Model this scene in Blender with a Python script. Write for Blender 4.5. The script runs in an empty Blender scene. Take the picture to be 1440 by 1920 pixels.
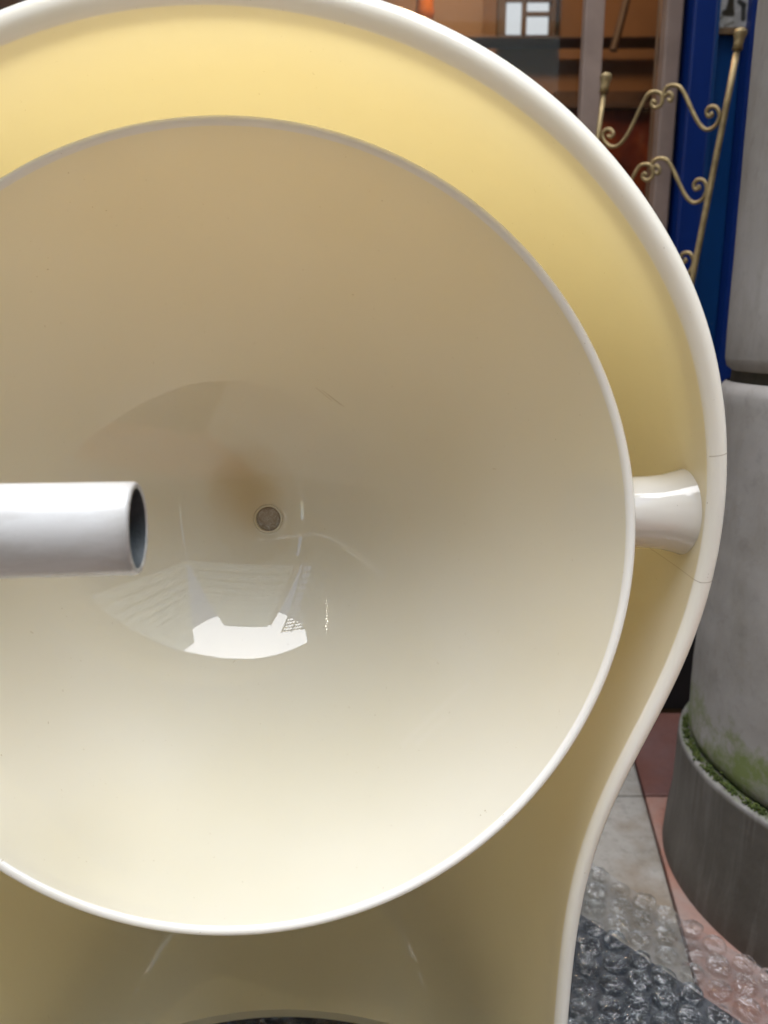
import bpy, bmesh, math, random
from mathutils import Vector, Matrix
random.seed(7)
R = math.radians
sc = bpy.context.scene
col = sc.collection

# ---------------------------------------------------------------- camera, sky, sun, exposure
PITCH = R(12.5); FPX = 1442.0; H = 0.55
cam_d = bpy.data.cameras.new("camera")
cam_d.sensor_fit = 'VERTICAL'; cam_d.sensor_height = 7.59; cam_d.sensor_width = 5.69
cam_d.lens = FPX/1920*7.59
cam_d.clip_start = 0.02; cam_d.clip_end = 200
cam_d.dof.use_dof = True; cam_d.dof.focus_distance = 0.42; cam_d.dof.aperture_fstop = 1.95
cam = bpy.data.objects.new("camera", cam_d); col.objects.link(cam)
cam.location = (0, 0, H); cam.rotation_euler = (R(90)-PITCH, 0, 0)
sc.camera = cam

SUN_EL, SUN_AZ = R(83), R(176)           # azimuth clockwise from +Y: behind the camera, a little to the right
world = bpy.data.worlds.new("World"); sc.world = world; world.use_nodes = True
wn = world.node_tree
bg = wn.nodes['Background']; sky = wn.nodes.new('ShaderNodeTexSky')
sky.sky_type = 'NISHITA'; sky.sun_disc = False; sky.sun_elevation = SUN_EL; sky.sun_rotation = SUN_AZ
sky.air_density = 1.0; sky.dust_density = .6; sky.ozone_density = 1.0
wn.links.new(sky.outputs[0], bg.inputs[0]); bg.inputs[1].default_value = 0.15
sun_d = bpy.data.lights.new("sun", 'SUN'); sun_d.energy = 2.2; sun_d.angle = R(60); sun_d.color = (1, .995, .98)
sun = bpy.data.objects.new("sun", sun_d); col.objects.link(sun)
sdir = Vector((math.sin(SUN_AZ)*math.cos(SUN_EL), math.cos(SUN_AZ)*math.cos(SUN_EL), math.sin(SUN_EL)))
sun.rotation_euler = sdir.to_track_quat('Z', 'Y').to_euler()
sc.view_settings.view_transform = 'Standard'; sc.view_settings.look = 'None'
sc.view_settings.gamma = 1; sc.view_settings.exposure = 1.64
sc.render.engine = 'CYCLES'
sc.cycles.use_denoising = True
sc.cycles.max_bounces = 24; sc.cycles.diffuse_bounces = 18; sc.cycles.glossy_bounces = 6
sc.cycles.transmission_bounces = 10; sc.cycles.transparent_max_bounces = 16
sc.cycles.caustics_reflective = False; sc.cycles.caustics_refractive = False
sc.cycles.sample_clamp_indirect = 10

# ---------------------------------------------------------------- helpers
def tag(o, label=None, cat=None, group=None, kind=None):
    if label: o['label'] = label
    if cat: o['category'] = cat
    if group: o['group'] = group
    if kind: o['kind'] = kind
    return o
def empty(name, loc=(0, 0, 0), rz=0, parent=None):
    o = bpy.data.objects.new(name, None); o.empty_display_size = .05
    col.objects.link(o); o.location = loc; o.rotation_euler = (0, 0, rz); o.parent = parent
    return o
def link(name, me, m, parent=None, smooth=False, loc=(0, 0, 0), rot=(0, 0, 0)):
    if m and not me.materials: me.materials.append(m)
    if smooth:
        me.polygons.foreach_set('use_smooth', [True]*len(me.polygons)); me.update()
    o = bpy.data.objects.new(name, me); col.objects.link(o); o.parent = parent
    o.location = loc; o.rotation_euler = rot
    return o
def mesh(name, verts, faces):
    me = bpy.data.meshes.new(name); me.from_pydata([tuple(v) for v in verts], [], faces); me.update(); return me
def bm_mesh(name, bm):
    bmesh.ops.recalc_face_normals(bm, faces=bm.faces)
    me = bpy.data.meshes.new(name); bm.to_mesh(me); bm.free(); return me
def add_box(bm, lo, hi, bev=0):
    r = bmesh.ops.create_cube(bm, size=1)
    for v in r['verts']:
        v.co = Vector([(lo[i]+hi[i])/2 + v.co[i]*(hi[i]-lo[i]) for i in range(3)])
    if bev:
        es = list({e for v in r['verts'] for e in v.link_edges})
        bmesh.ops.bevel(bm, geom=es, offset=bev, segments=2, affect='EDGES', profile=.6)
def box(name, lo, hi, m, parent=None, bev=0, loc=(0, 0, 0), rot=(0, 0, 0)):
    bm = bmesh.new(); add_box(bm, lo, hi, bev)
    return link(name, bm_mesh(name, bm), m, parent, loc=loc, rot=rot)
def tube_bm(bm, pts, rad, n=12, caps=True, radii=None):
    pts = [Vector(p) for p in pts]; rings = []; up = None
    for i, p in enumerate(pts):
        t = (pts[min(i+1, len(pts)-1)]-pts[max(i-1, 0)]).normalized()
        if up is None:
            up = Vector((0, 0, 1)) if abs(t.z) < .9 else Vector((1, 0, 0))
        a = (up - t*up.dot(t)).normalized(); b = t.cross(a); up = a
        rr = radii[i] if radii else rad
        rings.append([bm.verts.new(p+(a*math.cos(2*math.pi*k/n)+b*math.sin(2*math.pi*k/n))*rr) for k in range(n)])
    for r0, r1 in zip(rings, rings[1:]):
        for k in range(n): bm.faces.new((r0[k], r0[(k+1) % n], r1[(k+1) % n], r1[k]))
    if caps: bm.faces.new(rings[0][::-1]); bm.faces.new(rings[-1])
def lathe(bm, prof, n=96, axis='Z', close=False):
    """prof: (radius, height) list; revolved round the axis"""
    def P(r, h, a):
        c, s = r*math.cos(a), r*math.sin(a)
        return {'Z': (c, s, h), 'Y': (c, h, s), 'X': (h, c, s)}[axis]
    rings = []
    for r, h in prof:
        if r < 1e-6: rings.append([bm.verts.new(P(0, h, 0))])
        else: rings.append([bm.verts.new(P(r, h, 2*math.pi*k/n)) for k in range(n)])
    pairs = list(zip(rings, rings[1:])) + ([(rings[-1], rings[0])] if close else [])
    for a, b in pairs:
        for k in range(n):
            k2 = (k+1) % n
            if len(a) == 1 and len(b) == 1: continue
            if len(a) == 1: bm.faces.new((a[0], b[k], b[k2]))
            elif len(b) == 1: bm.faces.new((a[k], a[k2], b[0]))
            else: bm.faces.new((a[k], a[k2], b[k2], b[k]))

class NT:
    """small node-tree builder"""
    def __init__(s, name):
        s.m = bpy.data.materials.new(name); s.m.use_nodes = True
        s.t = s.m.node_tree; s.t.nodes.clear(); s.out = s.t.nodes.new('ShaderNodeOutputMaterial')
        s._obj = None
    def n(s, typ, **kw):
        nd = s.t.nodes.new('ShaderNode'+typ)
        for k, v in kw.items():
            if k.startswith('i_'):
                key = k[2:]; key = int(key) if key.isdigit() else key.replace('_', ' ')
                s.put(nd.inputs[key], v)
            else: setattr(nd, k, v)
        return nd
    def put(s, sock, v):
        if hasattr(v, 'outputs'): v = v.outputs[0]
        if isinstance(v, bpy.types.NodeSocket): s.t.links.new(v, sock)
        elif isinstance(v, (tuple, list)) and sock.type == 'RGBA' and len(v) == 3: sock.default_value = (*v, 1)
        else: sock.default_value = v
    def obj(s):
        if s._obj is None: s._obj = s.n('TexCoord').outputs['Object']
        return s._obj
    def math(s, op, a, b=0, c=0):
        nd = s.n('Math', operation=op); s.put(nd.inputs[0], a); s.put(nd.inputs[1], b); s.put(nd.inputs[2], c); return nd.outputs[0]
    def noise(s, scale, detail=4, rough=.55, vec=None, dist=0):
        nd = s.n('TexNoise', i_Scale=scale, i_Detail=detail, i_Roughness=rough, i_Distortion=dist)
        s.put(nd.inputs['Vector'], vec if vec is not None else s.obj()); return nd.outputs['Fac']
    def mapping(s, scale=(1, 1, 1), loc=(0, 0, 0), rot=(0, 0, 0)):
        nd = s.n('Mapping'); s.put(nd.inputs['Vector'], s.obj()); nd.inputs['Scale'].default_value = scale
        nd.inputs['Location'].default_value = loc; nd.inputs['Rotation'].default_value = rot; return nd.outputs[0]
    def ramp(s, fac, stops):
        nd = s.n('ValToRGB'); s.put(nd.inputs[0], fac); e = nd.color_ramp.elements
        while len(e) < len(stops): e.new(.5)
        for q, (p, c) in zip(e, stops): q.position = p; q.color = (*c, 1) if len(c) == 3 else c
        return nd.outputs[0]
    def mrange(s, v, a, b, c=0., d=1., smooth=False):
        nd = s.n('MapRange', interpolation_type='SMOOTHSTEP' if smooth else 'LINEAR')
        for k, q in enumerate((v, a, b, c, d)): s.put(nd.inputs[k], q)
        return nd.outputs[0]
    def mix(s, fac, a, b, mode='MIX'):
        nd = s.n('Mix', data_type='RGBA', blend_type=mode)
        s.put(nd.inputs[0], fac); s.put(nd.inputs[6], a); s.put(nd.inputs[7], b); return nd.outputs[2]
    def sep(s, v):
        nd = s.n('SeparateXYZ'); s.put(nd.inputs[0], v); return nd.outputs
    def bump(s, h, strength=.3, dist=.001):
        nd = s.n('Bump', i_Strength=strength, i_Distance=dist); s.put(nd.inputs['Height'], h); return nd.outputs[0]
    def seg(s, ax, x1, z1, x2, z2, w):
        """soft mask of a hairline from (x1,z1) to (x2,z2) in two object axes"""
        X, Z = ax; L2 = (x2-x1)**2+(z2-z1)**2
        px = s.math('SUBTRACT', X, x1); pz = s.math('SUBTRACT', Z, z1)
        t = s.math('ADD', s.math('MULTIPLY', px, (x2-x1)/L2), s.math('MULTIPLY', pz, (z2-z1)/L2))
        t = s.math('MINIMUM', s.math('MAXIMUM', t, 0), 1)
        dx = s.math('SUBTRACT', px, s.math('MULTIPLY', t, x2-x1)); dz = s.math('SUBTRACT', pz, s.math('MULTIPLY', t, z2-z1))
        d = s.math('SQRT', s.math('ADD', s.math('MULTIPLY', dx, dx), s.math('MULTIPLY', dz, dz)))
        return s.mrange(d, 0, w, 1, 0)
    def done(s, shader):
        s.t.links.new(shader.outputs[0] if hasattr(shader, 'outputs') else shader, s.out.inputs[0]); return s.m
    def pbr(s, color, rough=.5, normal=None, **kw):
        nd = s.n('BsdfPrincipled'); s.put(nd.inputs['Base Color'], color); s.put(nd.inputs['Roughness'], rough)
        if normal is not None: s.put(nd.inputs['Normal'], normal)
        for k, v in kw.items(): s.put(nd.inputs[k.replace('_', ' ')], v)
        return s.done(nd)
def plain(name, c, rough=.5, var=.15, scale=8, bump=0, **kw):
    t = NT(name); f = t.noise(scale, 6, .6)
    cc = t.ramp(f, [(.3, tuple(x*(1-var) for x in c)), (.7, tuple(min(1, x*(1+var)) for x in c))])
    return t.pbr(cc, rough, t.bump(t.noise(scale*12, 5), bump, .001) if bump else None, **kw)

# ---------------------------------------------------------------- materials
def plastic(name, diff, trans, fac, rough=.03, marks=None):
    """glossy translucent acrylic: diffuse + translucent under a clear Fresnel gloss"""
    t = NT(name)
    cloud = t.noise(9, 3, .5)
    d = t.mix(t.mrange(cloud, .35, .7), diff, tuple(x*y for x, y in zip(diff, (.965, .95, .90))))
    dust = t.noise(420, 2, .6)
    sp = t.math('MULTIPLY', t.mrange(dust, .735, .77), .55)
    d = t.mix(sp, d, (.25, .18, .09))
    tr = trans
    if marks: d, tr = marks(t, d, trans)
    bn = t.bump(t.noise(11, 2, .4), .06, .01)
    df = t.n('BsdfDiffuse', i_Color=d, i_Normal=bn); tl = t.n('BsdfTranslucent', i_Color=tr)
    m1 = t.n('MixShader'); m1.inputs[0].default_value = fac
    t.put(m1.inputs[1], df); t.put(m1.inputs[2], tl)
    haze = t.mrange(t.noise(30, 5, .6, dist=.8), .4, .75, rough, rough*1.7)
    gl = t.n('BsdfGlossy', i_Color=(1, 1, 1), i_Roughness=haze, i_Normal=bn)
    fr = t.n('Fresnel', i_IOR=1.54, i_Normal=bn)
    m2 = t.n('MixShader'); t.put(m2.inputs[0], t.math('MULTIPLY', fr, t.math('SUBTRACT', 1, t.n('NewGeometry').outputs['Backfacing']))); t.put(m2.inputs[1], m1); t.put(m2.inputs[2], gl)
    return t.done(m2)

# shell: hairline cracks by the right pivot and on the lip
def shell_marks(t, d, tr):
    X, Y, Z = t.sep(t.obj())
    for a in ((.196, .447, .2335, .4335), (.2335, .4335, .2445, .434), (.233, .4962, .2455, .4985)):
        d = t.mix(t.math('MULTIPLY', t.seg((X, Z), *a, .0004), .6), d, (.2, .13, .05))
    return d, tr
# dish: warm stain and scuffs round the middle (local x, z; y is depth)
def dish_marks(t, d, tr):
    X, Y, Z = t.sep(t.obj())
    def blob(cx, cz, rx, rz, a, b):
        ex = t.math('DIVIDE', t.math('SUBTRACT', X, cx), rx); ez = t.math('DIVIDE', t.math('SUBTRACT', Z, cz), rz)
        r = t.math('SQRT', t.math('ADD', t.math('MULTIPLY', ex, ex), t.math('MULTIPLY', ez, ez)))
        r = t.math('ADD', r, t.math('MULTIPLY', t.math('SUBTRACT', t.noise(35, 3), .5), .5))
        return t.mrange(r, a, b, 1, 0, True)
    d = t.mix(t.math('MULTIPLY', blob(-.017, .0225, .025, .032, .05, 1.35), .58), d, (.60, .44, .20))
    d = t.mix(t.math('MULTIPLY', blob(-.007, .010, .017, .020, .3, 1.3), .4), d, (.60, .47, .25))
    d = t.mix(t.math('MULTIPLY', blob(-.009, .010, .034, .044, .82, 1.0), .13), d, (.66, .56, .34))
    for a in ((.036, .087, .046, .079), (.040, .0855, .052, .076), (.044, .0825, .054, .075), (.1430, .0320, .1442, .0318), (-.130, -.062, -.129, -.063), (-.02, -.093, -.019, -.092)):
        d = t.mix(t.math('MULTIPLY', t.seg((X, Z), *a, .0005), .45), d, (.32, .24, .14))
    for a in ((.088, -.128, .126, -.093), (.096, -.126, .112, -.112)):
        d = t.mix(t.math('MULTIPLY', t.seg((X, Z), *a, .0022), .25), d, (.95, .95, .92))
    return d, tr
M_shell = plastic('cream_acrylic_shell', (.91, .893, .79), (.98, .872, .575), .57, .05, shell_marks)
M_dish = plastic('white_acrylic_dish', (.885, .89, .835), (.98, .868, .57), .46, .018, dish_marks)
M_lip = plastic('cream_acrylic_thick_lip', (.915, .895, .83), (.95, .86, .64), .2, .05, shell_marks)
M_rim = plastic('white_acrylic_thick_rim', (.90, .89, .87), (.94, .88, .76), .2, .03)
M_pivot = plastic('white_acrylic_pivot', (.84, .81, .75), (.88, .78, .62), .2, .02)

def tube_mat():
    t = NT('white_enamelled_steel')
    X, Y, Z = t.sep(t.obj())
    grime = t.noise(60, 6, .7, t.mapping((.25, 1, 1)))
    c = t.mix(t.math('MULTIPLY', t.mrange(t.math('ADD', grime, t.mrange(X, -.03, 0, 0, .12)), .48, .72), .55), (.56, .555, .545), (.27, .24, .20))
    edge = t.math('MULTIPLY', t.mrange(t.math('ADD', X, t.math('MULTIPLY', t.noise(300, 3), .004)), -.0022, .0028, 0, 1), .5)
    c = t.mix(edge, c, (.30, .29, .28))
    return t.pbr(c, t.mrange(grime, .3, .7, .18, .4), t.bump(t.noise(700, 3), .08, .0004))
M_tube = tube_mat()
M_steel = plain('raw_cut_steel', (.50, .50, .50), .45, .35, 160, .25, Metallic=.5)
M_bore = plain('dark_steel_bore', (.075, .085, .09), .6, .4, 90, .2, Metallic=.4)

def stone_mat():
    t = NT('weathered_painted_stone')
    a = t.noise(7, 8, .62); b = t.noise(60, 6, .65); c = t.noise(22, 6, .7, t.mapping((1.6, 1.6, .5)))
    colr = t.ramp(a, [(.25, (.27, .245, .215)), (.5, (.37, .345, .32)), (.75, (.46, .435, .42))])
    colr = t.mix(t.math('MULTIPLY', t.mrange(b, .55, .70), .25), colr, (.16, .145, .12))
    colr = t.mix(t.math('MULTIPLY', t.mrange(c, .5, .75), .4), colr, (.24, .215, .165))
    X, Y, Z = t.sep(t.obj())
    damp = t.math('ADD', t.mrange(Z, .134, .30, 1, 0, True), t.math('MULTIPLY', t.math('SUBTRACT', t.noise(26, 6, .7), .58), 2.4))
    colr = t.mix(t.math('MULTIPLY', t.mrange(damp, .45, .95), .85), colr, (.15, .20, .03))
    return t.pbr(colr, .85, t.bump(t.math('ADD', t.math('MULTIPLY', a, .6), t.math('MULTIPLY', b, .5)), .3, .003))
M_stone = stone_mat()
def plinth_mat():
    t = NT('worn_dark_plinth')
    a = t.noise(12, 8, .6); st = t.noise(30, 4, .6, t.mapping((2, 2, .15)))
    c = t.ramp(a, [(.3, (.06, .05, .038)), (.7, (.12, .105, .088))])
    c = t.mix(t.math('MULTIPLY', t.mrange(st, .5, .7), .4), c, (.22, .20, .18))
    X, Y, Z = t.sep(t.obj())
    rad = t.math('SQRT', t.math('ADD', t.math('MULTIPLY', X, X), t.math('MULTIPLY', Y, Y)))
    top = t.math('MULTIPLY', t.mrange(Z, .130, .1345, 0, 1), t.mrange(rad, .2125, .2150, .35, 1))
    c = t.mix(t.math('MULTIPLY', t.math('MULTIPLY', top, t.mrange(t.noise(45, 5, .7), .35, .6, .45, 1)), .6), c, (.34, .33, .32))
    moss = t.math('MULTIPLY', t.mrange(Z, .1345, .137, 0, 1), t.mrange(t.noise(70, 5, .7), .42, .6))
    c = t.mix(moss, c, (.09, .13, .03))
    return t.pbr(c, .6, t.bump(t.noise(90, 6), .35, .002))
M_plinth = plinth_mat()
M_seam = plain('damp_dark_mortar', (.055, .045, .03), .8, .4, 30, .4)
def moss_mat():
    t = NT('moss'); f = t.noise(220, 4, .7)
    c = t.ramp(f, [(.3, (.018, .030, .005)), (.5, (.055, .080, .012)), (.78, (.20, .22, .07))])
    return t.pbr(c, .95, t.bump(f, .9, .003))
M_moss = moss_mat()
def slab_mat(name, c0, c1, stain, k):
    t = NT(name); a = t.noise(9, 8, .65); b = t.noise(85, 6, .7); c = t.noise(5, 5, .6, dist=.6)
    colr = t.ramp(a, [(.3, c0), (.7, c1)])
    colr = t.mix(t.math('MULTIPLY', t.mrange(b, .5, .7), .4), colr, tuple(x*.35 for x in c0))
    colr = t.mix(t.math('MULTIPLY', t.mrange(c, .5, .68), k), colr, stain)
    return t.pbr(colr, .7, t.bump(t.math('ADD', a, b), .4, .002))
M_slab = slab_mat('grey_stone_slab', (.21, .19, .16), (.38, .36, .33), (.15, .095, .045), .6)
M_slab2 = slab_mat('terracotta_slab', (.27, .095, .055), (.36, .19, .145), (.27, .24, .22), .7)
M_slab3 = slab_mat('dark_red_slab', (.10, .035, .025), (.15, .06, .045), (.13, .09, .095), .5)
M_bed = plain('dark_joint_bedding', (.045, .038, .035), .95, .3, 40, .4)

def film_mat(name, haze, gloss_r, crinkle=False):
    t = NT(name)
    cr = t.bump(t.noise(110, 2, .5, dist=1.2), .35, .003)
    if crinkle:
        rg = t.math('ABSOLUTE', t.math('SUBTRACT', t.noise(75, 3, .55, dist=1.0), .5))
        cr = t.bump(rg, .8, .010)
    tp = t.n('BsdfTransparent', i_Color=(.95, .97, .98)); df = t.n('BsdfDiffuse', i_Color=(.8, .84, .88)); tl = t.n('BsdfTranslucent', i_Color=(.8, .84, .88))
    g = t.n('BsdfGlossy', i_Color=(1, 1, 1), i_Roughness=gloss_r, i_Normal=cr)
    m0 = t.n('MixShader'); m0.inputs[0].default_value = .5; t.put(m0.inputs[1], df); t.put(m0.inputs[2], tl)
    hz = t.mrange(t.noise(90, 4, .7), .3, .75, haze*.5, haze*1.4)
    if not crinkle: hz = t.math('MULTIPLY', hz, t.math('ADD', t.math('MULTIPLY', t.n('Attribute', attribute_name='weld').outputs['Fac'], .93), .07))
    m1 = t.n('MixShader'); t.put(m1.inputs[0], hz); t.put(m1.inputs[1], tp); t.put(m1.inputs[2], m0)
    lw = t.n('LayerWeight', i_Blend=.35, i_Normal=cr)
    fac = t.math('MINIMUM', t.math('ADD', t.math('MULTIPLY', lw.outputs['Fresnel'], 1.1), .03), .9)
    m2 = t.n('MixShader'); t.put(m2.inputs[0], fac); t.put(m2.inputs[1], m1); t.put(m2.inputs[2], g)
    return t.done(m2)
M_film = film_mat('clear_wrap_film', .15, .08)
M_bubble = film_mat('clear_wrap_bubble', .012, .05, True)
M_board = plain('dark_slate_board', (.018, .024, .034), .35, .3, 20, .1)

def paint_mat(name, c, rough=.3):
    t = NT(name); a = t.noise(6, 5, .6, t.mapping((4, 4, .6)))
    cc = t.mix(t.math('MULTIPLY', t.mrange(a, .45, .7), .35), c, tuple(x*.5 for x in c))
    chip = t.mrange(t.noise(70, 4, .7), .72, .74)
    cc = t.mix(t.math('MULTIPLY', chip, .5), cc, (.3, .3, .32))
    return t.pbr(cc, rough, t.bump(t.noise(35, 5, .6, t.mapping((6, 6, 1))), .2, .001))
M_blue = paint_mat('dark_blue_gloss_paint', (.004, .028, .18), .3)
M_blue2 = paint_mat('mid_blue_gloss_paint', (.008, .075, .26), .3)
M_frame = plain('pinkish_wood_frame', (.30, .215, .175), .6, .2, 14, .3)
M_beige = plain('dull_beige_render', (.34, .30, .23), .8, .12, 2, .2)
M_black = plain('black_kickboard', (.006, .006, .007), .6, .3, 20)
M_brown = plain('brown_shop_wall', (.22, .105, .045), .7, .18, 5)
M_brown2 = plain('dark_brown_shop_panel', (.23, .11, .05), .55, .2, 5)
M_beam = plain('dark_beam_wood', (.085, .042, .024), .6, .3, 20)
M_gilt = plain('gilded_iron', (.42, .31, .15), .45, .35, 70, .5, Metallic=.55)
M_edge = plain('brown_gilt_moulding', (.17, .10, .045), .5, .5, 60, .4)

# ---------------------------------------------------------------- points along a pixel ray of the photograph (only to measure real positions)
def ray(px, py):
    x = (px-720)/FPX; u = -(py-960)/FPX
    return Vector((x, math.cos(PITCH)+u*math.sin(PITCH), -math.sin(PITCH)+u*math.cos(PITCH)))
def atY(px, py, Y):
    r = ray(px, py); return Vector((0, 0, H))+r*(Y/r.y)
def atZ(px, py, Z=0):
    r = ray(px, py); return Vector((0, 0, H))+r*((Z-H)/r.z)

# ---------------------------------------------------------------- ground: pavement of separate slabs
ground = box('ground', (-60, -60, -.30), (60, 60, -.035), M_bed); tag(ground, kind='structure')
pave = empty('pavement'); tag(pave, kind='structure')
bed = box('joint_bedding', (-3.2, -2.6, -.033), (3.2, 1.09, -.009), M_bed, pave)
def slab(x0, y0, x1, y1, m, skew):
    bm = bmesh.new(); add_box(bm, (x0, y0, -.04), (x1, y1, 0), .0035)
    for v in bm.verts: v.co.x += skew*(v.co.y-.85)
    for v in bm.verts: v.co.z += random.uniform(-.0006, .0006)
    o = link('paving_slab', bm_mesh('paving_slab', bm), m, pave); return o
skew = .17; g = .0011
xs = [-2.5, -2.02, -1.55, -1.1, -.62, -.16, .322, .80, 1.25, 1.7, 2.2]
ys = [-2.4, -1.9, -1.4, -.9, -.4, .06, .46, .856, 1.075]
for i in range(len(xs)-1):
    for j in range(len(ys)-1):
        m = M_slab
        if .32 <= xs[i] < .9: m = M_slab3 if j == len(ys)-2 else M_slab2
        slab(xs[i]+g, ys[j]+g, xs[i+1]-g, ys[j+1]-g, m, skew)

# ---------------------------------------------------------------- stone column on its round plinth
CX, CY, RP, HP, RC = .5311, .7045, .2197, .1364, .2090
colm = empty('stone_column', (CX, CY, 0))
tag(colm, 'round weathered grey stone column on a dark plinth with green moss', 'column')
bm = bmesh.new()
lathe(bm, [(RP+.006, 0), (RP+.004, .03), (RP, .06), (RP-.001, HP-.008), (RP-.0015, HP-.003), (RP-.003, HP-.0008), (RP-.006, HP), (RC-.02, HP+.0015)], 128)
link('plinth', bm_mesh('plinth', bm), M_plinth, colm, True)
def drum(name, z0, z1, r, sub=40):
    bm = bmesh.new(); prof = [(r-.007, z0), (r-.002, z0+.004), (r, z0+.012)]
    for k in range(1, sub): prof.append((r, z0+.012+(z1-z0-.024)*k/sub))
    prof += [(r, z1-.012), (r-.002, z1-.004), (r-.006, z1)]
    lathe(bm, prof, 160)
    rnd = random.Random(z0)
    from mathutils import noise
    for v in bm.verts:
        d = Vector((v.co.x, v.co.y, 0)).normalized()
        v.co += d*(noise.noise(v.co*9)*.0016+noise.noise(v.co*40)*.0007)
    return link(name, bm_mesh(name, bm), M_stone, colm, True)
seam_z = atY(1400, 728, CY-.16).z
drum('drum', HP+.0012, seam_z-.0055, RC)
bm = bmesh.new(); lathe(bm, [(RC-.02, seam_z-.018), (RC-.009, seam_z-.0075), (RC-.010, seam_z+.006), (RC-.02, seam_z+.018)], 128)
link('mortar_joint', bm_mesh('mortar_joint', bm), M_seam, colm, True)
drum('drum', seam_z+.0045, 2.55, RC-.0025, 60)
bm = bmesh.new()
rnd = random.Random(3)
from mathutils import noise as _n
def mnoise_(a): return _n.noise(Vector((a, 2, 0)))
for k in range(2600):                                     # tufts in the angle between drum and plinth
    a = rnd.uniform(math.pi*.85, math.pi*1.55)
    if mnoise_(a*14) < -.12 and rnd.random() < .8: continue
    rr = RC+.0005+abs(rnd.gauss(0, .0026)); s = rnd.uniform(.0005, .0014)
    z = HP+.001 + max(0, rnd.gauss(.000, .0022))
    c = Vector((math.cos(a)*rr, math.sin(a)*rr, z))
    r = bmesh.ops.create_icosphere(bm, subdivisions=1, radius=s)
    for v in r['verts']: v.co = v.co*rnd.uniform(.7, 1.25) + c
mo = link('moss_tufts', bm_mesh('moss_tufts', bm), M_moss, colm, True); mo['kind'] = 'stuff'

# ---------------------------------------------------------------- shop front behind
YF = 1.12
shop = empty('shop_front', (0, YF, 0))
tag(shop, 'blue painted shop front with wood framed window and brown interior', 'shop front')
def sbox(name, lo, hi, m, bev=.002):      # world coordinates in, parented to the shop
    o = box(name, [a-b for a, b in zip(lo, (0, YF, 0))], [a-b for a, b in zip(hi, (0, YF, 0))], m, shop, bev); return o
def fx(px, py=0, Y=YF): return atY(px, py, Y).x
ZT = 2.55
sbox('kickboard', (-2.4, YF-.035, 0), (fx(1279), YF+.02, .30), M_black)
sbox('kickboard', (fx(1279)+.002, YF-.035, 0), (1.9, YF+.02, .18), M_black)
# blue pilaster: two stiles, recessed panel, inner bead
x0, x1, x2, x3 = fx(1288), fx(1332), fx(1394), fx(1424)
sbox('stile', (x0, YF-.03, .182), (x1, YF+.02, ZT), M_blue, .003)
sbox('bead', (x1+.0005, YF-.024, .182), (x1+.005, YF+.012, ZT), M_blue2, .001)
sbox('recessed_panel', (x1+.0055, YF-.008, .182), (x2-.0005, YF+.012, ZT), M_blue2, .001)
sbox('stile', (x2, YF-.03, .182), (x3, YF+.02, ZT), M_blue, .003)
sbox('gilt_moulding', (x3+.0005, YF-.034, .182), (x3+.010, YF+.02, ZT), M_edge, .002)
sbox('stile', (x3+.0105, YF-.03, .182), (x3+.5, YF+.02, ZT), M_blue, .003)
sbox('reveal', (fx(1278)+.001, YF+.005, .302), (x0-.0005, YF+.05, ZT), M_black, .0005)
# window frame, glass
sbox('window_post', (fx(1246), YF-.012, .302), (fx(1278), YF+.028, ZT), M_frame, .003)
sbox('window_post', (fx(1094), YF-.014, .3605), (fx(1131), YF+.0055, ZT), M_frame, .003)
sbox('window_rail', (-2.4, YF-.012, .302), (fx(1246)-.001, YF+.028, .36), M_frame, .003)
t = NT('shop_window_glass')
gl = t.n('BsdfGlossy', i_Color=(1, 1, 1), i_Roughness=.015); tp = t.n('BsdfTransparent', i_Color=(.86, .87, .86)); fr = t.n('Fresnel', i_IOR=1.5)
ms = t.n('MixShader'); t.put(ms.inputs[0], t.math('MULTIPLY', fr, .5)); t.put(ms.inputs[1], tp); t.put(ms.inputs[2], gl)
M_glass = t.done(ms)
sbox('window_glass', (-2.38, YF+.006, .361), (fx(1246)-.0005, YF+.012, ZT), M_glass, 0)
# shop interior
YB = 2.1
sbox('interior_floor', (-2.4, YF+.10, .02), (2.4, YB, .04), M_beam, 0)
sbox('back_wall', (-2.4, YB+.001, 0), (2.4, YB+.05, 3.0), M_brown, 0)
sbox('side_wall', (.95, YF+.10, .042), (1.0, YB-.001, ZT), M_brown2, 0)
sbox('side_wall', (-2.4, YF+.10, .042), (-2.35, YB-.001, ZT), M_brown2, 0)
sbox('wall_panel', (-.6, YB-.03, .05), (fx(905, 0, YB), YB, 2.4), M_brown2)
sbox('picture_rail', (fx(1040, 0, YB), YB-.05, atY(1180, 192, YB).z-.02), (fx(1290, 0, YB), YB-.001, atY(1180, 192, YB).z+.012), M_beam)
# dark slanting brace seen through the glass
bm = bmesh.new(); tube_bm(bm, [atY(1185, -40, 1.9)-Vector((0, YF, 0)), atY(1150, 95, 1.9)-Vector((0, YF, 0))], .009, 8)
link('brace', bm_mesh('brace', bm), M_beam, shop)
sbox('shelf', (-.6, YB-.10, atY(1060, 98, YB).z-.003), (fx(1246, 98, YB), YB-.0305, atY(1060, 98, YB).z+.001), M_beam)
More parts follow.
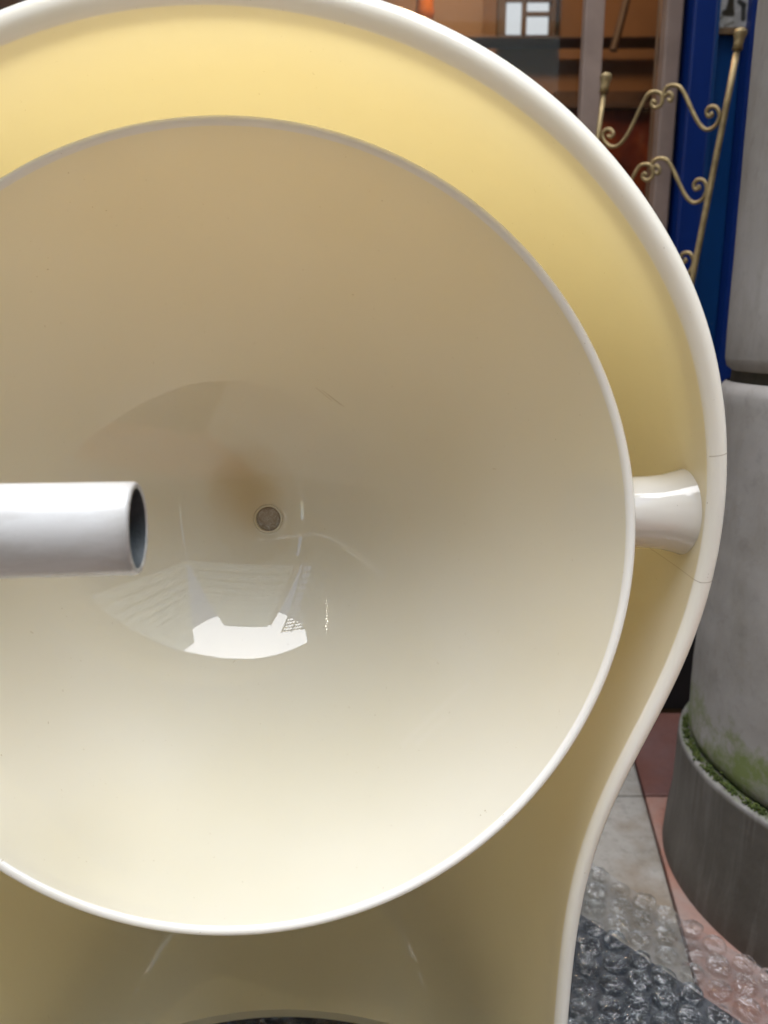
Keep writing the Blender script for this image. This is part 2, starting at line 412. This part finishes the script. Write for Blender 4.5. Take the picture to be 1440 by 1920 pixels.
# added glowing panel with bars, imitates the sky reflected in the shop glass
t = NT('sky_reflection_glow'); em = t.n('Emission', i_Color=(.93, .95, 1.0), i_Strength=.30); M_sky_refl = t.done(em)
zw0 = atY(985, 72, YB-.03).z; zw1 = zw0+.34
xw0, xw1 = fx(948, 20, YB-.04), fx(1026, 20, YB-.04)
fr_ = sbox('sky_reflection_frame', (xw0-.02, YB-.052, zw0-.02), (xw1+.02, YB-.031, zw1+.02), M_beam)
pn = box('pane', (xw0, YB-.058-YF, zw0), (xw1, YB-.0525-YF, zw1), M_sky_refl, fr_)
for (a, b, c, d) in ((xw0+.035, xw0+.047, zw0-.005, zw0+.068), (xw0-.004, xw1+.004, zw0+.066, zw0+.078), (xw0+.045, xw1, zw0+.036, zw0+.045)):
    box('glazing_bar', (a, YB-.066-YF, c), (b, YB-.0585-YF, d), M_beam, fr_)
# upper fascia + canopy over the pavement in front of the shop
sbox('fascia', (-2.4, YF-.05, ZT+.002), (2.3, YF+.06, 2.95), M_blue)
sbox('upper_wall', (-2.4, YF-.03, 2.952), (2.3, YF+.3, 3.3), M_beige, 0)
sbox('canopy', (-2.4, .95, 2.75), (2.3, YF-.052, 2.80), M_beam)
sbox('interior_ceiling', (-2.4, YF+.061, ZT+.002), (2.4, YB, ZT+.05), M_beam, 0)

# framed red picture leaning inside the window
pic = empty('framed_picture', (fx(1185, 300, 1.7), 1.7, .04))
tag(pic, 'dark red and orange abstract painting behind the shop window glass', 'painting')
t = NT('red_orange_canvas'); a = t.noise(5, 6, .6, dist=1); 
c = t.ramp(a, [(.3, (.05, .006, .004)), (.5, (.20, .03, .008)), (.62, (.34, .07, .012)), (.75, (.55, .20, .03))])
M_canvas = t.pbr(c, .5, t.bump(t.noise(60, 4), .3, .001))
zt_ = atY(1185, 196, 1.7).z-.04
box('canvas', (-.16, -.005, .02), (.115, .01, zt_-.012), M_canvas, pic)
for lo, hi in (((-.18, -.015, .0), (-.1605, .02, zt_)), ((.1155, -.015, .0), (.13, .02, zt_)), ((-.16, -.015, zt_-.0115), (.115, .02, zt_)), ((-.16, -.015, 0), (.115, .02, .0195))):
    box('frame_rail', lo, hi, M_beam, pic, .002)
# orange glass ornament inside the window, top
orn = empty('amber_ornament', atY(797, 5, 1.75))
tag(orn, 'amber glass ornament inside the window above the lamp rim', 'ornament')
M_amber = plain('amber_glass', (.62, .17, .015), .12, .3, 30)
bm = bmesh.new(); lathe(bm, [(0, -.045), (.012, -.04), (.020, -.02), (.017, .0), (.024, .02), (.012, .05), (.004, .07), (.004, .8)], 24)
link('drop', bm_mesh('drop', bm), M_amber, orn, True)
ld = bpy.data.lights.new('interior_fill', 'POINT'); ld.energy = 5.0; ld.color = (1, .66, .34); ld.shadow_soft_size = .06  # added warm fill outside the ornament, brightens the dark shop interior
lo_ = bpy.data.objects.new('interior_fill', ld); col.objects.link(lo_); lo_.parent = orn; lo_.location = (.10, -.25, .30)

# small printed plate on the blue pilaster
pl = empty('enamel_plate', atY(1362, 60, YF-.012))
tag(pl, 'small black and white printed plate fixed high on the blue pilaster', 'sign')
t = NT('black_white_print')
X, Y, Z = t.sep(t.obj())
nz = t.noise(60, 3, .6, dist=.7)
pw = .052/2
base = t.ramp(nz, [(.38, (.42, .40, .36)), (.62, (.62, .60, .56))])
def segs(t, base, L, w, c):
    for s_ in L: base = t.mix(t.math('MULTIPLY', t.mrange(t.seg((X, Z), *s_, w), 0, .5), .95), base, c)
    return base
base = segs(t, base, [(-.018, .052, -.007, .052), (.012, .056, .020, .050)], .006, (.02, .02, .018))
base = segs(t, base, [(.000, .046, .003, .024), (.003, .044, -.002, .022), (-.006, .021, .004, .020)], .005, (.04, .03, .015))
base = segs(t, base, [(.012, .034, .018, .030), (.018, .030, .019, .014)], .004, (.05, .05, .04))
base = segs(t, base, [(-.016, .012, -.008, .016), (-.004, .006, .006, .010)], .0025, (.25, .23, .19))
M_plate = t.pbr(base, .35)
box('plate', (-.0285, -.003, .004), (.0255, .001, .072), M_plate, pl, .001)
box('bottom_edge', (-.0290, -.0045, -.004), (.026, .001, .0035), M_edge, pl, .001)

# ---------------------------------------------------------------- gilded scroll rack
rack = empty('scroll_rack', (.35, 1.0, 0))
tag(rack, 'gilded wrought iron rack with S scroll rails before the blue pilaster', 'rack')
off = Vector((.35, 1.0, 0))
YR, YL = .97, 1.06
def pp(px, py, Y): return atY(px, py, Y)-off
def bar(name, a, b, r, parent=rack, cap=True):
    d = b-a; n_ = 14; pts = [a+d*k/n_ for k in range(n_+1)]
    bm = bmesh.new(); tube_bm(bm, pts, r, 10)
    return link(name, bm_mesh(name, bm), M_gilt, parent, True)
a, b = pp(1383.5, 88, YR), pp(1300, 512, YR)
foot = a + (b-a)*((a.z)/(a.z-b.z))
post_r = bar('post', a, foot, .0037)
bm = bmesh.new(); d = (a-b).normalized()
pr = [(0, .006), (.006, .0052), (.012, .0060), (.016, .0075), (.020, .0068), (.0225, .003)]
tube_bm(bm, [a+d*(q-.003) for q, _ in pr], 0, 12, radii=[r for _, r in pr])
link('finial', bm_mesh('finial', bm), M_gilt, post_r, True)
a2, b2 = pp(1133, 168, YL), pp(1122, 250, YL)
foot2 = a2 + (b2-a2)*((a2.z)/(a2.z-b2.z))
post_l = bar('post', a2, foot2, .0032)
bm = bmesh.new(); d2 = (a2-b2).normalized()
tube_bm(bm, [a2+d2*(q-.003) for q, _ in pr], 0, 12, radii=[r for _, r in pr])
link('finial', bm_mesh('finial', bm), M_gilt, post_l, True)
def smooth_pts(ps, n=8):
    out = []
    P = [ps[0]]+list(ps)+[ps[-1]]
    for i in range(1, len(P)-2):
        p0, p1, p2, p3 = P[i-1:i+3]
        for k in range(n):
            u = k/n
            out.append(.5*((2*p1)+(-p0+p2)*u+(2*p0-5*p1+4*p2-p3)*u*u+(-p0+3*p1-3*p2+p3)*u*u*u))
    out.append(P[-2]); return out
def scroll(px_list):
    """S scroll drawn as its own bar in the rack's plane (which recedes from right post to left post)"""
    v = []
    for px, py in px_list:
        f = (px-1130)/(1350-1130); Y = YL+(YR-YL)*f
        v.append(pp(px, py, Y))
    pts = smooth_pts(v)
    bm = bmesh.new(); n_ = len(pts)
    tube_bm(bm, pts, 0, 8, radii=[.0024*(.75+.25*min(1, min(k, n_-1-k)/6)) for k in range(n_)])
    return link('scroll', bm_mesh('scroll', bm), M_gilt, rack, True)
sR = [(1250, 182), (1246, 190), (1255, 195), (1264, 187), (1262, 174), (1250, 168), (1243, 178), (1244, 165), (1255, 163), (1268, 160), (1281, 170), (1296, 205), (1310, 232), (1323, 243), (1337, 240), (1346, 228), (1349, 214), (1343, 202), (1331, 201), (1324, 210), (1327, 219), (1335, 217), (1334, 211)]
sR = [(1252, 186), (1258, 189), (1261, 181), (1255, 174), (1246, 180), (1246, 170), (1252, 163), (1262, 160), (1274, 163), (1285, 179), (1298, 208), (1311, 232), (1324, 243), (1338, 239), (1347, 226), (1349, 212), (1342, 201), (1331, 201), (1325, 209), (1328, 218), (1335, 216), (1333, 210)]
sL = [(1230, 194), (1225, 189), (1222, 196), (1229, 202), (1239, 197), (1242, 184), (1238, 175), (1226, 172), (1214, 178), (1202, 200), (1188, 230), (1174, 256), (1160, 272), (1147, 275), (1136, 268), (1130, 256), (1134, 245), (1144, 243), (1150, 251), (1145, 257), (1139, 253)]
dyR, dxR = 138, -24
for k in range(4):
    # spacing of the rails shrinks and drifts with perspective; the pattern repeats down the rack
    scroll([(x-23.5*k-.5*k*k, y+137*k) for x, y in sR])
    scroll([(x-17*k, y+136*k) for x, y in sL])

# ---------------------------------------------------------------- board and bubble wrap on the pavement
e0, e1 = atZ(1085, 1720), atZ(1380, 1920)
ed = (e1-e0).normalized(); en = Vector((-ed.y, ed.x, 0))      # en points up-right (away from the board)
if en.y < 0: en = -en
brd = empty('slate_board', (0, 0, 0)); tag(brd, 'dark slate grey board lying on the paving under clear bubble wrap', 'board')
def bpt(s, n_): return e0+ed*s+en*n_
bm = bmesh.new()
cs = [bpt(-.50, 0), bpt(.62, 0), bpt(.62, -.50), bpt(-.50, -.50)]
lo = [bm.verts.new((p.x, p.y, .0015)) for p in cs]; hi = [bm.verts.new((p.x, p.y, .0048)) for p in cs]
bm.faces.new(lo[::-1]); bm.faces.new(hi)
for k in range(4): bm.faces.new((lo[k], lo[(k+1) % 4], hi[(k+1) % 4], hi[k]))
link('panel', bm_mesh('panel', bm), M_board, brd)

wrap = empty('bubble_wrap', (0, 0, 0)); tag(wrap, 'clear bubble wrap sheet spread over the dark board beside the lamp', 'bubble wrap')
from mathutils import noise as mnoise
def wz(x, y):
    v = mnoise.noise(Vector((x*7, y*7, 3)))*.5+.5
    n_ = (Vector((x, y, 0))-e0).dot(en)
    return .0075+.006*v+max(0, n_)*.03+.012*max(0, mnoise.noise(Vector((x*4+5, y*4, 9))))
NS, NW = 330, 160
S0, S1, N0, N1 = -.42, .46, -.36, .062
pitch = .0248
cands = []
for j in range(-17, 4):
    for i in range(-18, 22):
        s_ = i*pitch+(j % 2)*pitch/2; n_ = j*pitch*.866+.030
        if n_ > N1-.008 or n_ < N0 or not S0 < s_ < S1: continue
        cands.append(bpt(s_, n_)+Vector((random.uniform(-.0014, .0014), random.uniform(-.0014, .0014), 0)))
from mathutils import kdtree
kd = kdtree.KDTree(len(cands))
for k, p in enumerate(cands): kd.insert(p, k)
kd.balance()
verts, faces, weld = [], [], []
for i in range(NS+1):
    for j in range(NW+1):
        s_ = S0+(S1-S0)*i/NS; n_ = N0+(N1-N0)*j/NW
        if j == NW: n_ += .006*mnoise.noise(Vector((s_*14, 0, 1)))
        p = bpt(s_, n_); dd = kd.find(p)[2]; w_ = min(1, max(0, (dd-.0096)/.0020))
        verts.append((p.x, p.y, wz(p.x, p.y)+w_*.0009*mnoise.noise(Vector((p.x*90, p.y*90, 0))))); weld.append(w_)
for i in range(NS):
    for j in range(NW):
        a_ = i*(NW+1)+j; faces.append((a_, a_+NW+1, a_+NW+2, a_+1))
fme = mesh('film', verts, faces)
at = fme.attributes.new('weld', 'FLOAT', 'POINT'); at.data.foreach_set('value', weld)
link('film', fme, M_film, wrap, True)
bub = []
for q in range(12):
    bm = bmesh.new(); rr = .0107
    prof = [(rr*1.02, 0), (rr*1.01, .0012), (rr*1.0, .0030), (rr*.98, .0048), (rr*.93, .0062), (rr*.85, .0071), (rr*.72, .0076), (rr*.58, .0078), (rr*.43, .0080), (rr*.28, .0080), (rr*.14, .0080), (0, .0080)]
    lathe(bm, prof, 30)
    ph = random.random()*50
    for v in bm.verts:
        f = v.co.z/.008; u = v.co*95
        rdg = (abs(mnoise.noise(u+Vector((ph, 3, 0))))-.2) + .6*(abs(mnoise.noise(u*2.1+Vector((0, ph, 7))))-.2)
        v.co += Vector((mnoise.noise(u+Vector((ph, 0, 0))), mnoise.noise(u+Vector((0, ph, 0))), 0))*.0020*f
        v.co.z -= rdg*.0042*f
    me = bm_mesh('bubble', bm); bub.append(me)
cnt = 0
cands = [p for p in cands if not (p.x < .07 and not (-.22 < p.x and .38 < p.y < .56)) and .36 < p.y < .80]
cands.sort(key=lambda p: -p.x)
for p in cands[:290]:
    o = link('bubble', random.choice(bub), M_bubble, wrap, cnt < 12)
    me = o.data
    o.location = (p.x, p.y, wz(p.x, p.y)+.0004); o.rotation_euler = (random.uniform(-.12, .12), random.uniform(-.12, .12), random.uniform(0, 6.3))
    o.scale = (random.uniform(.86, 1.06), random.uniform(.92, 1.06), random.choice((.28, .5, .65, .75, .85)))
    cnt += 1
for me in bub: me.polygons.foreach_set('use_smooth', [True]*len(me.polygons))

# ---------------------------------------------------------------- THE LAMP
XC, YS, ZC = -.077, .365, .474
lamp = empty('space_age_lamp', (XC, YS, 0))
tag(lamp, 'large cream acrylic lamp with round white dish pivoting in a keyhole shaped shell', 'lamp')
half = [(0, .7045), (.04, .7015), (.0817, .6912), (.1043, .6827), (.1273, .6718), (.1529, .6551), (.1734, .6369), (.1946, .6138), (.2111, .5919),
        (.2268, .5637), (.2355, .5384), (.2405, .5148), (.2425, .5006), (.2445, .472), (.2433, .4489), (.2396, .4205), (.2326, .394), (.2255, .3738),
        (.2120, .3460), (.1999, .3187), (.1915, .2948), (.1858, .2677), (.1829, .2426), (.1815, .2077), (.1807, .17), (.1805, .12), (.178, .075),
        (.165, .035), (.135, .015), (.09, .011), (.045, .011), (0, .011)]
def resample(pts, n):
    L = [0]
    for p, q in zip(pts, pts[1:]): L.append(L[-1]+math.dist(p, q))
    out = []; k = 0
    for i in range(n):
        s_ = L[-1]*i/(n-1)
        while k < len(L)-2 and L[k+1] < s_: k += 1
        u = (s_-L[k])/(L[k+1]-L[k]); out.append((pts[k][0]*(1-u)+pts[k+1][0]*u, pts[k][1]*(1-u)+pts[k+1][1]*u))
    return out
NH = 161
hv = smooth_pts([Vector((x, 0, z)) for x, z in half], 12)
hp = resample([(v.x, v.z) for v in hv], NH)
loop = hp + [(-x, z) for x, z in hp[-2:0:-1]]
NL = len(loop)
def blur(loop, it):
    for _ in range(it):
        loop = [tuple((loop[i-1][c]+2*loop[i][c]+loop[(i+1) % len(loop)][c])/4 for c in (0, 1)) for i in range(len(loop))]
    return loop
loop = blur(loop, 60)
GROW = .0022                                       # the lip is widest a few millimetres behind the rim plane
def lipw(z):
    return lipw0(z)+.0016
def lipw0(z):
    T = [(0, .0070), (.2, .0073), (.3, .0080), (.4, .0086), (.48, .0089), (.55, .0104), (.6, .0115), (.66, .0125), (.71, .0128)]
    for (a, wa), (b, wb) in zip(T, T[1:]):
        if z <= b: return wa+(wb-wa)*max(0, z-a)/(b-a)
    return T[-1][1]
nrm = []
for i in range(NL):
    (x0_, z0_), (x1_, z1_) = loop[i-1], loop[(i+1) % NL]
    tx, tz = x1_-x0_, z1_-z0_; l = math.hypot(tx, tz); nrm.append((-tz/l, tx/l))      # loop runs clockwise: this is outward
if nrm[0][1] < 0: nrm = [(-a, -b) for a, b in nrm]
loop = [(x+n_[0]*GROW, z+n_[1]*GROW) for (x, z), n_ in zip(loop, nrm)]
ZLO = .15; DEP = .235; NE = 2.3; WALL = .0045
def sec_inner(k, K):
    t_ = (math.pi/2)*(k/K); return max(0, math.cos(t_))**(2/NE), math.sin(t_)**(2/NE)
rings = []
def ring(kind, **kw):
    out = []
    for i, (x, z) in enumerate(loop):
        w = lipw(z); nx, nz = nrm[i]
        if kind == 'lip':
            u, v = kw['u'], kw['v']
            off_ = -w+u*w if u is not None else -w+kw['a']
            out.append((x+nx*off_, v, z+nz*off_))
        else:
            o_ = -w if kind == 'in' else -w+WALL
            bx, bz = x+nx*o_, z+nz*o_
            sz = min(max(bz, ZLO), ZC); c, s_ = kw['c'], kw['s']
            extra = 0 if kind == 'in' else WALL
            out.append((bx*c, (DEP+extra)*s_ if kind == 'in' else .016+(DEP+extra-.016)*s_, sz+(bz-sz)*c))
    rings.append(out)
K = 34
cs_in = [sec_inner(k, K) for k in range(K+1)]
# resample the section so that its rings are evenly spread
for c, s_ in reversed(cs_in[1:-1]): ring('in', c=c, s=s_)
for u, v in ((0, .004), (.015, .0020), (.05, .0009), (.12, .0000), (.24, -.0010), (.40, -.0016), (.56, -.0015), (.71, -.0007), (.84, .0007), (.93, .0024), (.985, .0045), (1.0, .0068), (.98, .0100), (.9, .0130)):
    ring('lip', u=u, v=v)
ring('lip', u=None, a=WALL+.001, v=.0148)
for c, s_ in cs_in[:-1]: ring('out', c=c, s=s_)
verts = [p for r in rings for p in r]; faces = []
for a_ in range(len(rings)-1):
    for i in range(NL):
        j = (i+1) % NL; faces.append((a_*NL+i, a_*NL+j, (a_+1)*NL+j, (a_+1)*NL+i))
# close the backs with a strip across the spine (left and right points pair up)
def cap(r0, flip):
    fs = []
    for i in range(0, NH-1):
        a0, a1 = i, i+1; b0, b1 = (NL-i) % NL, (NL-i-1) % NL
        q = [r0*NL+a0, r0*NL+a1, r0*NL+b1, r0*NL+b0]; q = list(dict.fromkeys(q))
        if len(q) >= 3: fs.append(tuple(q[::-1] if flip else q))
    return fs
faces += cap(0, False); faces += cap(len(rings)-1, True)
me = mesh('shell', verts, faces)
bm = bmesh.new(); bm.from_mesh(me); bmesh.ops.remove_doubles(bm, verts=bm.verts, dist=1e-6); bmesh.ops.recalc_face_normals(bm, faces=bm.faces); bm.to_mesh(me); bm.free()
me.materials.append(M_shell); me.materials.append(M_lip)
lipset = set()
zs_ = {}
for p in me.polygons:
    if p.center.y < .0138:
        # front lip: keep the first millimetres of the inner wall in the wall's own material
        inn = all((me.vertices[v].co.y >= .0005) for v in p.vertices)
        x, z = abs(p.center.x), p.center.z
        if not inn or p.normal.y < -.15 or (p.normal.x*p.center.x+p.normal.z*(p.center.z-ZC)) > 0: p.material_index = 1
shell = link('shell', me, None, lamp, True)
# opening in the foot of the shell
bm = bmesh.new(); lathe(bm, [(0, -.05), (1, -.05), (1, .12), (0, .12)], 96)
for v in bm.verts: v.co.x *= .140; v.co.y *= .058
cut = link('cutter', bm_mesh('cutter', bm), None, lamp, loc=(.0, .083, 0))
md = shell.modifiers.new('opening', 'BOOLEAN'); md.operation = 'DIFFERENCE'; md.object = cut; md.solver = 'EXACT'
bpy.context.view_layer.update()
dg = bpy.context.evaluated_depsgraph_get()
nm = bpy.data.meshes.new_from_object(shell.evaluated_get(dg), depsgraph=dg)
shell.modifiers.clear(); shell.data = nm; nm.name = 'shell'; nm.set_sharp_from_angle(angle=R(40))
bpy.data.objects.remove(cut)


# dish: local y is depth behind the rim, tilted back to face slightly upward
DR, DD, DP = .2012, .1632, 2.1
dish_c = Vector((XC+.0015, .3647, .4592))
prof = []
ri = DR-.0050; wt = .0044
ND = 60
for k in range(ND+1):
    r_ = .0085+(ri-.0085)*k/ND
    prof.append((r_, DD*(1-(r_/ri)**DP)*(1)+.0012))
prof[0] = (.0085, prof[0][1]+.0006)
prof += [(ri+.0003, .0004), (ri+.0012, -.0006), (ri+.0026, -.0010), (ri+.0040, -.0005), (DR-.0001, .0008), (DR, .0024), (DR-.0006, .0040)]
for k in range(ND, -1, -1):
    r_ = .0085+(ri-.0085)*k/ND
    sl = -DP*DD*(r_/ri)**(DP-1)/ri; nl = math.hypot(1, sl)
    prof.append((r_-sl/nl*wt, DD*(1-(r_/ri)**DP)+.0012+wt/nl+(.004 if k == ND else 0)))
prof[-1] = (.0085, prof[-1][1])
bm = bmesh.new(); lathe(bm, prof, 224, 'Y', close=True)
TILT = R(10.8); dish_rot = (-TILT, 0, R(2.0))
dl = dish_c-Vector((XC, YS, 0))
dme = bm_mesh('dish', bm); dme.materials.append(M_dish); dme.materials.append(M_rim)
for p in dme.polygons:
    if p.center.y < .0039 and math.hypot(p.center.x, p.center.z) > ri-.0004: p.material_index = 1
dish = link('dish', dme, None, lamp, True, dl, dish_rot)
# plug in the middle hole
t = NT('brown_plug'); f = t.noise(220, 4, .7, dist=2)
M_plug = t.pbr(t.ramp(f, [(.35, (.30, .22, .14)), (.5, (.38, .30, .21)), (.68, (.58, .51, .42))]), .25, t.bump(f, .8, .002))
bm = bmesh.new(); lathe(bm, [(0, DD+.0040), (.004, DD+.0040), (.0068, DD+.0032), (.0078, DD+.0018), (.0084, DD+.0030), (.0084, DD+.012), (0, DD+.012)], 40, 'Y')
link('plug', bm_mesh('plug', bm), M_plug, dish, True)
bm = bmesh.new(); lathe(bm, [(.0084, DD+.0012), (.0086, DD+.0002), (.0094, DD-.0001), (.0102, DD+.0008), (.0095, DD+.0022)], 48, 'Y', close=True)
link('plug_collar', bm_mesh('plug_collar', bm), M_dish, dish, True)

# pivots left and right: flared sleeves between dish wall and shell
piv = Vector((0, .396-.3647, 0))
def pivot(sgn):
    pz, py_ = .4630, .3925                  # world height and depth of the pivot axis
    prof = [(0, .0190), (.15, .0186), (.35, .0184), (.55, .0187), (.72, .0195), (.86, .0212), (.95, .0226), (1.0, .0238)]
    n = 64; bm = bmesh.new(); rings_ = []
    Ri = (Matrix.Rotation(dish_rot[2], 3, 'Z') @ Matrix.Rotation(dish_rot[0], 3, 'X')).inverted()
    def inside(x, y, z):                          # within the dish's wall, measured in the dish's own frame
        L = Ri @ Vector((XC+x-dish_c.x, y-dish_c.y, z-dish_c.z))
        if L.y > DD+.001: return False
        rd = ri*max(0, 1-(L.y-.0012)/DD)**(1/DP)+.0022 if L.y > .0012 else DR
        return math.hypot(L.x, L.z) < rd
    starts = []
    for k in range(n):
        a = 2*math.pi*k/n; y = py_+prof[0][1]*math.cos(a); z = pz+prof[0][1]*math.sin(a)
        x = .230
        while x > .1 and not inside(sgn*x, y, z): x -= .0003
        starts.append(x)
    for u, rr in prof:
        rg = []
        for k in range(n):
            a = 2*math.pi*k/n; y = py_+rr*math.cos(a); z = pz+rr*math.sin(a)
            xe = .2350
            rg.append(bm.verts.new((sgn*(starts[k]+(xe-starts[k])*u), y-YS, z)))
        rings_.append(rg)
    for r0, r1 in zip(rings_, rings_[1:]):
        for k in range(n): bm.faces.new((r0[k], r0[(k+1) % n], r1[(k+1) % n], r1[k]))
    bm.faces.new(rings_[-1])
    link('pivot_sleeve', bm_mesh('pivot_sleeve', bm), M_pivot, lamp, True)
pivot(1); pivot(-1)

# white enamelled tube entering from the left, cut end towards the middle
ta = Vector((0, 0, H))+ray(0, 996)*.2655; tb = Vector((0, 0, H))+ray(259, 990.5)*.2700
tdir = (tb-ta).normalized(); RT = .0164; RI = .0141
pts = [(RT-.0006, 0), (RT, -.0008), (RT, -.22)]
rotq = Vector((1, 0, 0)).rotation_difference(tdir)
def along(prof, n=72, rag=False):
    bm = bmesh.new(); lathe(bm, [(r_, h) for r_, h in prof], n, 'X')
    if rag:
        for v in bm.verts:
            if v.co.x > -.001:
                a = math.atan2(v.co.z, v.co.y); v.co.x += .00025*mnoise.noise(Vector((math.cos(a)*9, math.sin(a)*9, 1)))
    return bm
tl = tb-Vector((XC, YS, 0))
LT = (tb.x+.192)/tdir.x                      # straight length, then the bend
bm = along([(RT-.0007, 0), (RT-.0002, -.0004), (RT, -.0012), (RT, -.05), (RT, -LT)], rag=True)
tube = link('light_tube', bm_mesh('light_tube', bm), M_tube, lamp, True, tl, rotq.to_euler())
bm = along([(RI, -.0004), (RI+.0003, .0001), (RT-.0009, .0002), (RT-.0004, -.0002)])
link('cut_edge', bm_mesh('cut_edge', bm), M_steel, tube, True)
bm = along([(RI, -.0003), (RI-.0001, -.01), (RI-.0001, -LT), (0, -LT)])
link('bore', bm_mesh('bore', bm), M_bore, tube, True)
ea = tb-tdir*LT; BR = .040; back = Vector((0, 1, 0)); epts = []
for k in range(13):
    a = math.pi/2*k/12; epts.append(ea - Vector((1, 0, 0))*(math.sin(a)*BR) + back*((1-math.cos(a))*BR))
epts += [epts[-1]+back*(.018*(k+1)) for k in range(7)]
bm = bmesh.new(); tube_bm(bm, [p-Vector((XC, YS, 0)) for p in epts], RT-.0001, 40)
link('elbow', bm_mesh('elbow', bm), M_tube, lamp, True)

# ---------------------------------------------------------------- the passage behind the photographer (seen in the dish's gloss)
M_clap = plain('pale_green_clapboard', (.78, .84, .70), .5, .06, 3)
M_roofm = plain('grey_metal', (.25, .25, .25), .5, .2, 10)
house = empty('clapboard_house', (.3, -1.45, 0))
tag(house, 'pale green clapboard house across the passage behind the viewer', 'house')
SL = R(17); Z0 = 1.6                                   # the boarding leans back like the side of a light well
def boards(parent, x0, x1, n):
    for k in range(n):
        box('clapboard_plank', (x0, -.06, .002+k*PK), (x1, .02-.004*(k % 2), .002+k*PK+PH), M_clap, parent, .006, loc=(0, 0, Z0), rot=(SL, 0, 0))
    box('backing', (x0, -.25, .002), (x1, -.07, n*PK-.02), M_beam, parent, loc=(0, 0, Z0), rot=(SL, 0, 0))
HX0, HX1, PK, PH = -1.10, 1.10, .34, .275
box('lower_wall', (HX0, -.25, 0), (HX1, -.002, Z0-.01), M_beige, house)
boards(house, HX0, HX1, 15)
box('corner_post', (HX0-.14, -.2, 0), (HX0-.003, .04, 4.6), M_beige, house, loc=(0, 0, Z0), rot=(SL, 0, 0))
wing = empty('house_wing', (1.42, -1.45, 0), R(58)); tag(wing, 'angled wing of the green clapboard house on the right', 'house wing')
box('lower_wall', (0, -.25, 0), (2.4, -.002, Z0-.01), M_beige, wing)
boards(wing, 0, 2.4, 19)
left = empty('left_building', (-2.3, -.6, 0)); tag(left, 'dull beige rendered building on the left of the passage', 'building')
box('wall', (-.5, -2.6, 0), (0, 1.5, 5.2), M_beige, left)
right = empty('right_building', (3.5, .0, 0)); tag(right, 'dull beige rendered building on the right of the column', 'building')
box('wall', (0, -.05, 0), (.5, 1.6, 4.2), M_beige, right)
glaz = empty('glazed_screen', (-1.45, -1.55, 0)); tag(glaz, 'tall glazed screen with dark bars beside the clapboard house', 'glazed screen')
box('lower_wall', (-.84, -.1, 0), (.50, 0, 1.7), M_beige, glaz)
for k in range(15): box('glazing_bar', (-.34, -.03, 1.72+k*.19), (.36, .0, 1.76+k*.19), M_roofm, glaz)
for x in (-.38, .0, .36): box('mullion', (x, -.032, 1.702), (x+.035, .004, 4.5), M_roofm, glaz)
box('side_panel', (-.84, -.06, 1.702), (-.39, 0, 4.5), M_beige, glaz)
# lit string of small lamps strung up the left building
sl = empty('string_lights', (-2.24, -1.8, 2.7)); tag(sl, 'string of tiny lit bulbs rising along the left building', 'string lights')
t = NT('lit_bulb'); M_bulb = t.done(t.n('Emission', i_Color=(1, .93, .8), i_Strength=14.0))
bm = bmesh.new(); bmesh.ops.create_icosphere(bm, subdivisions=2, radius=.013); bme = bm_mesh('bulb', bm)
for k in range(19):
    f = k/18; link('bulb', bme, M_bulb, sl, loc=(.02*math.sin(k*2.1), .86*f+.01*math.sin(k*5), .97*f))
bm = bmesh.new(); tube_bm(bm, [(-.02, .86*k/18, .97*k/18) for k in range(19)], .003, 6); link('cord', bm_mesh('cord', bm), M_black, sl)
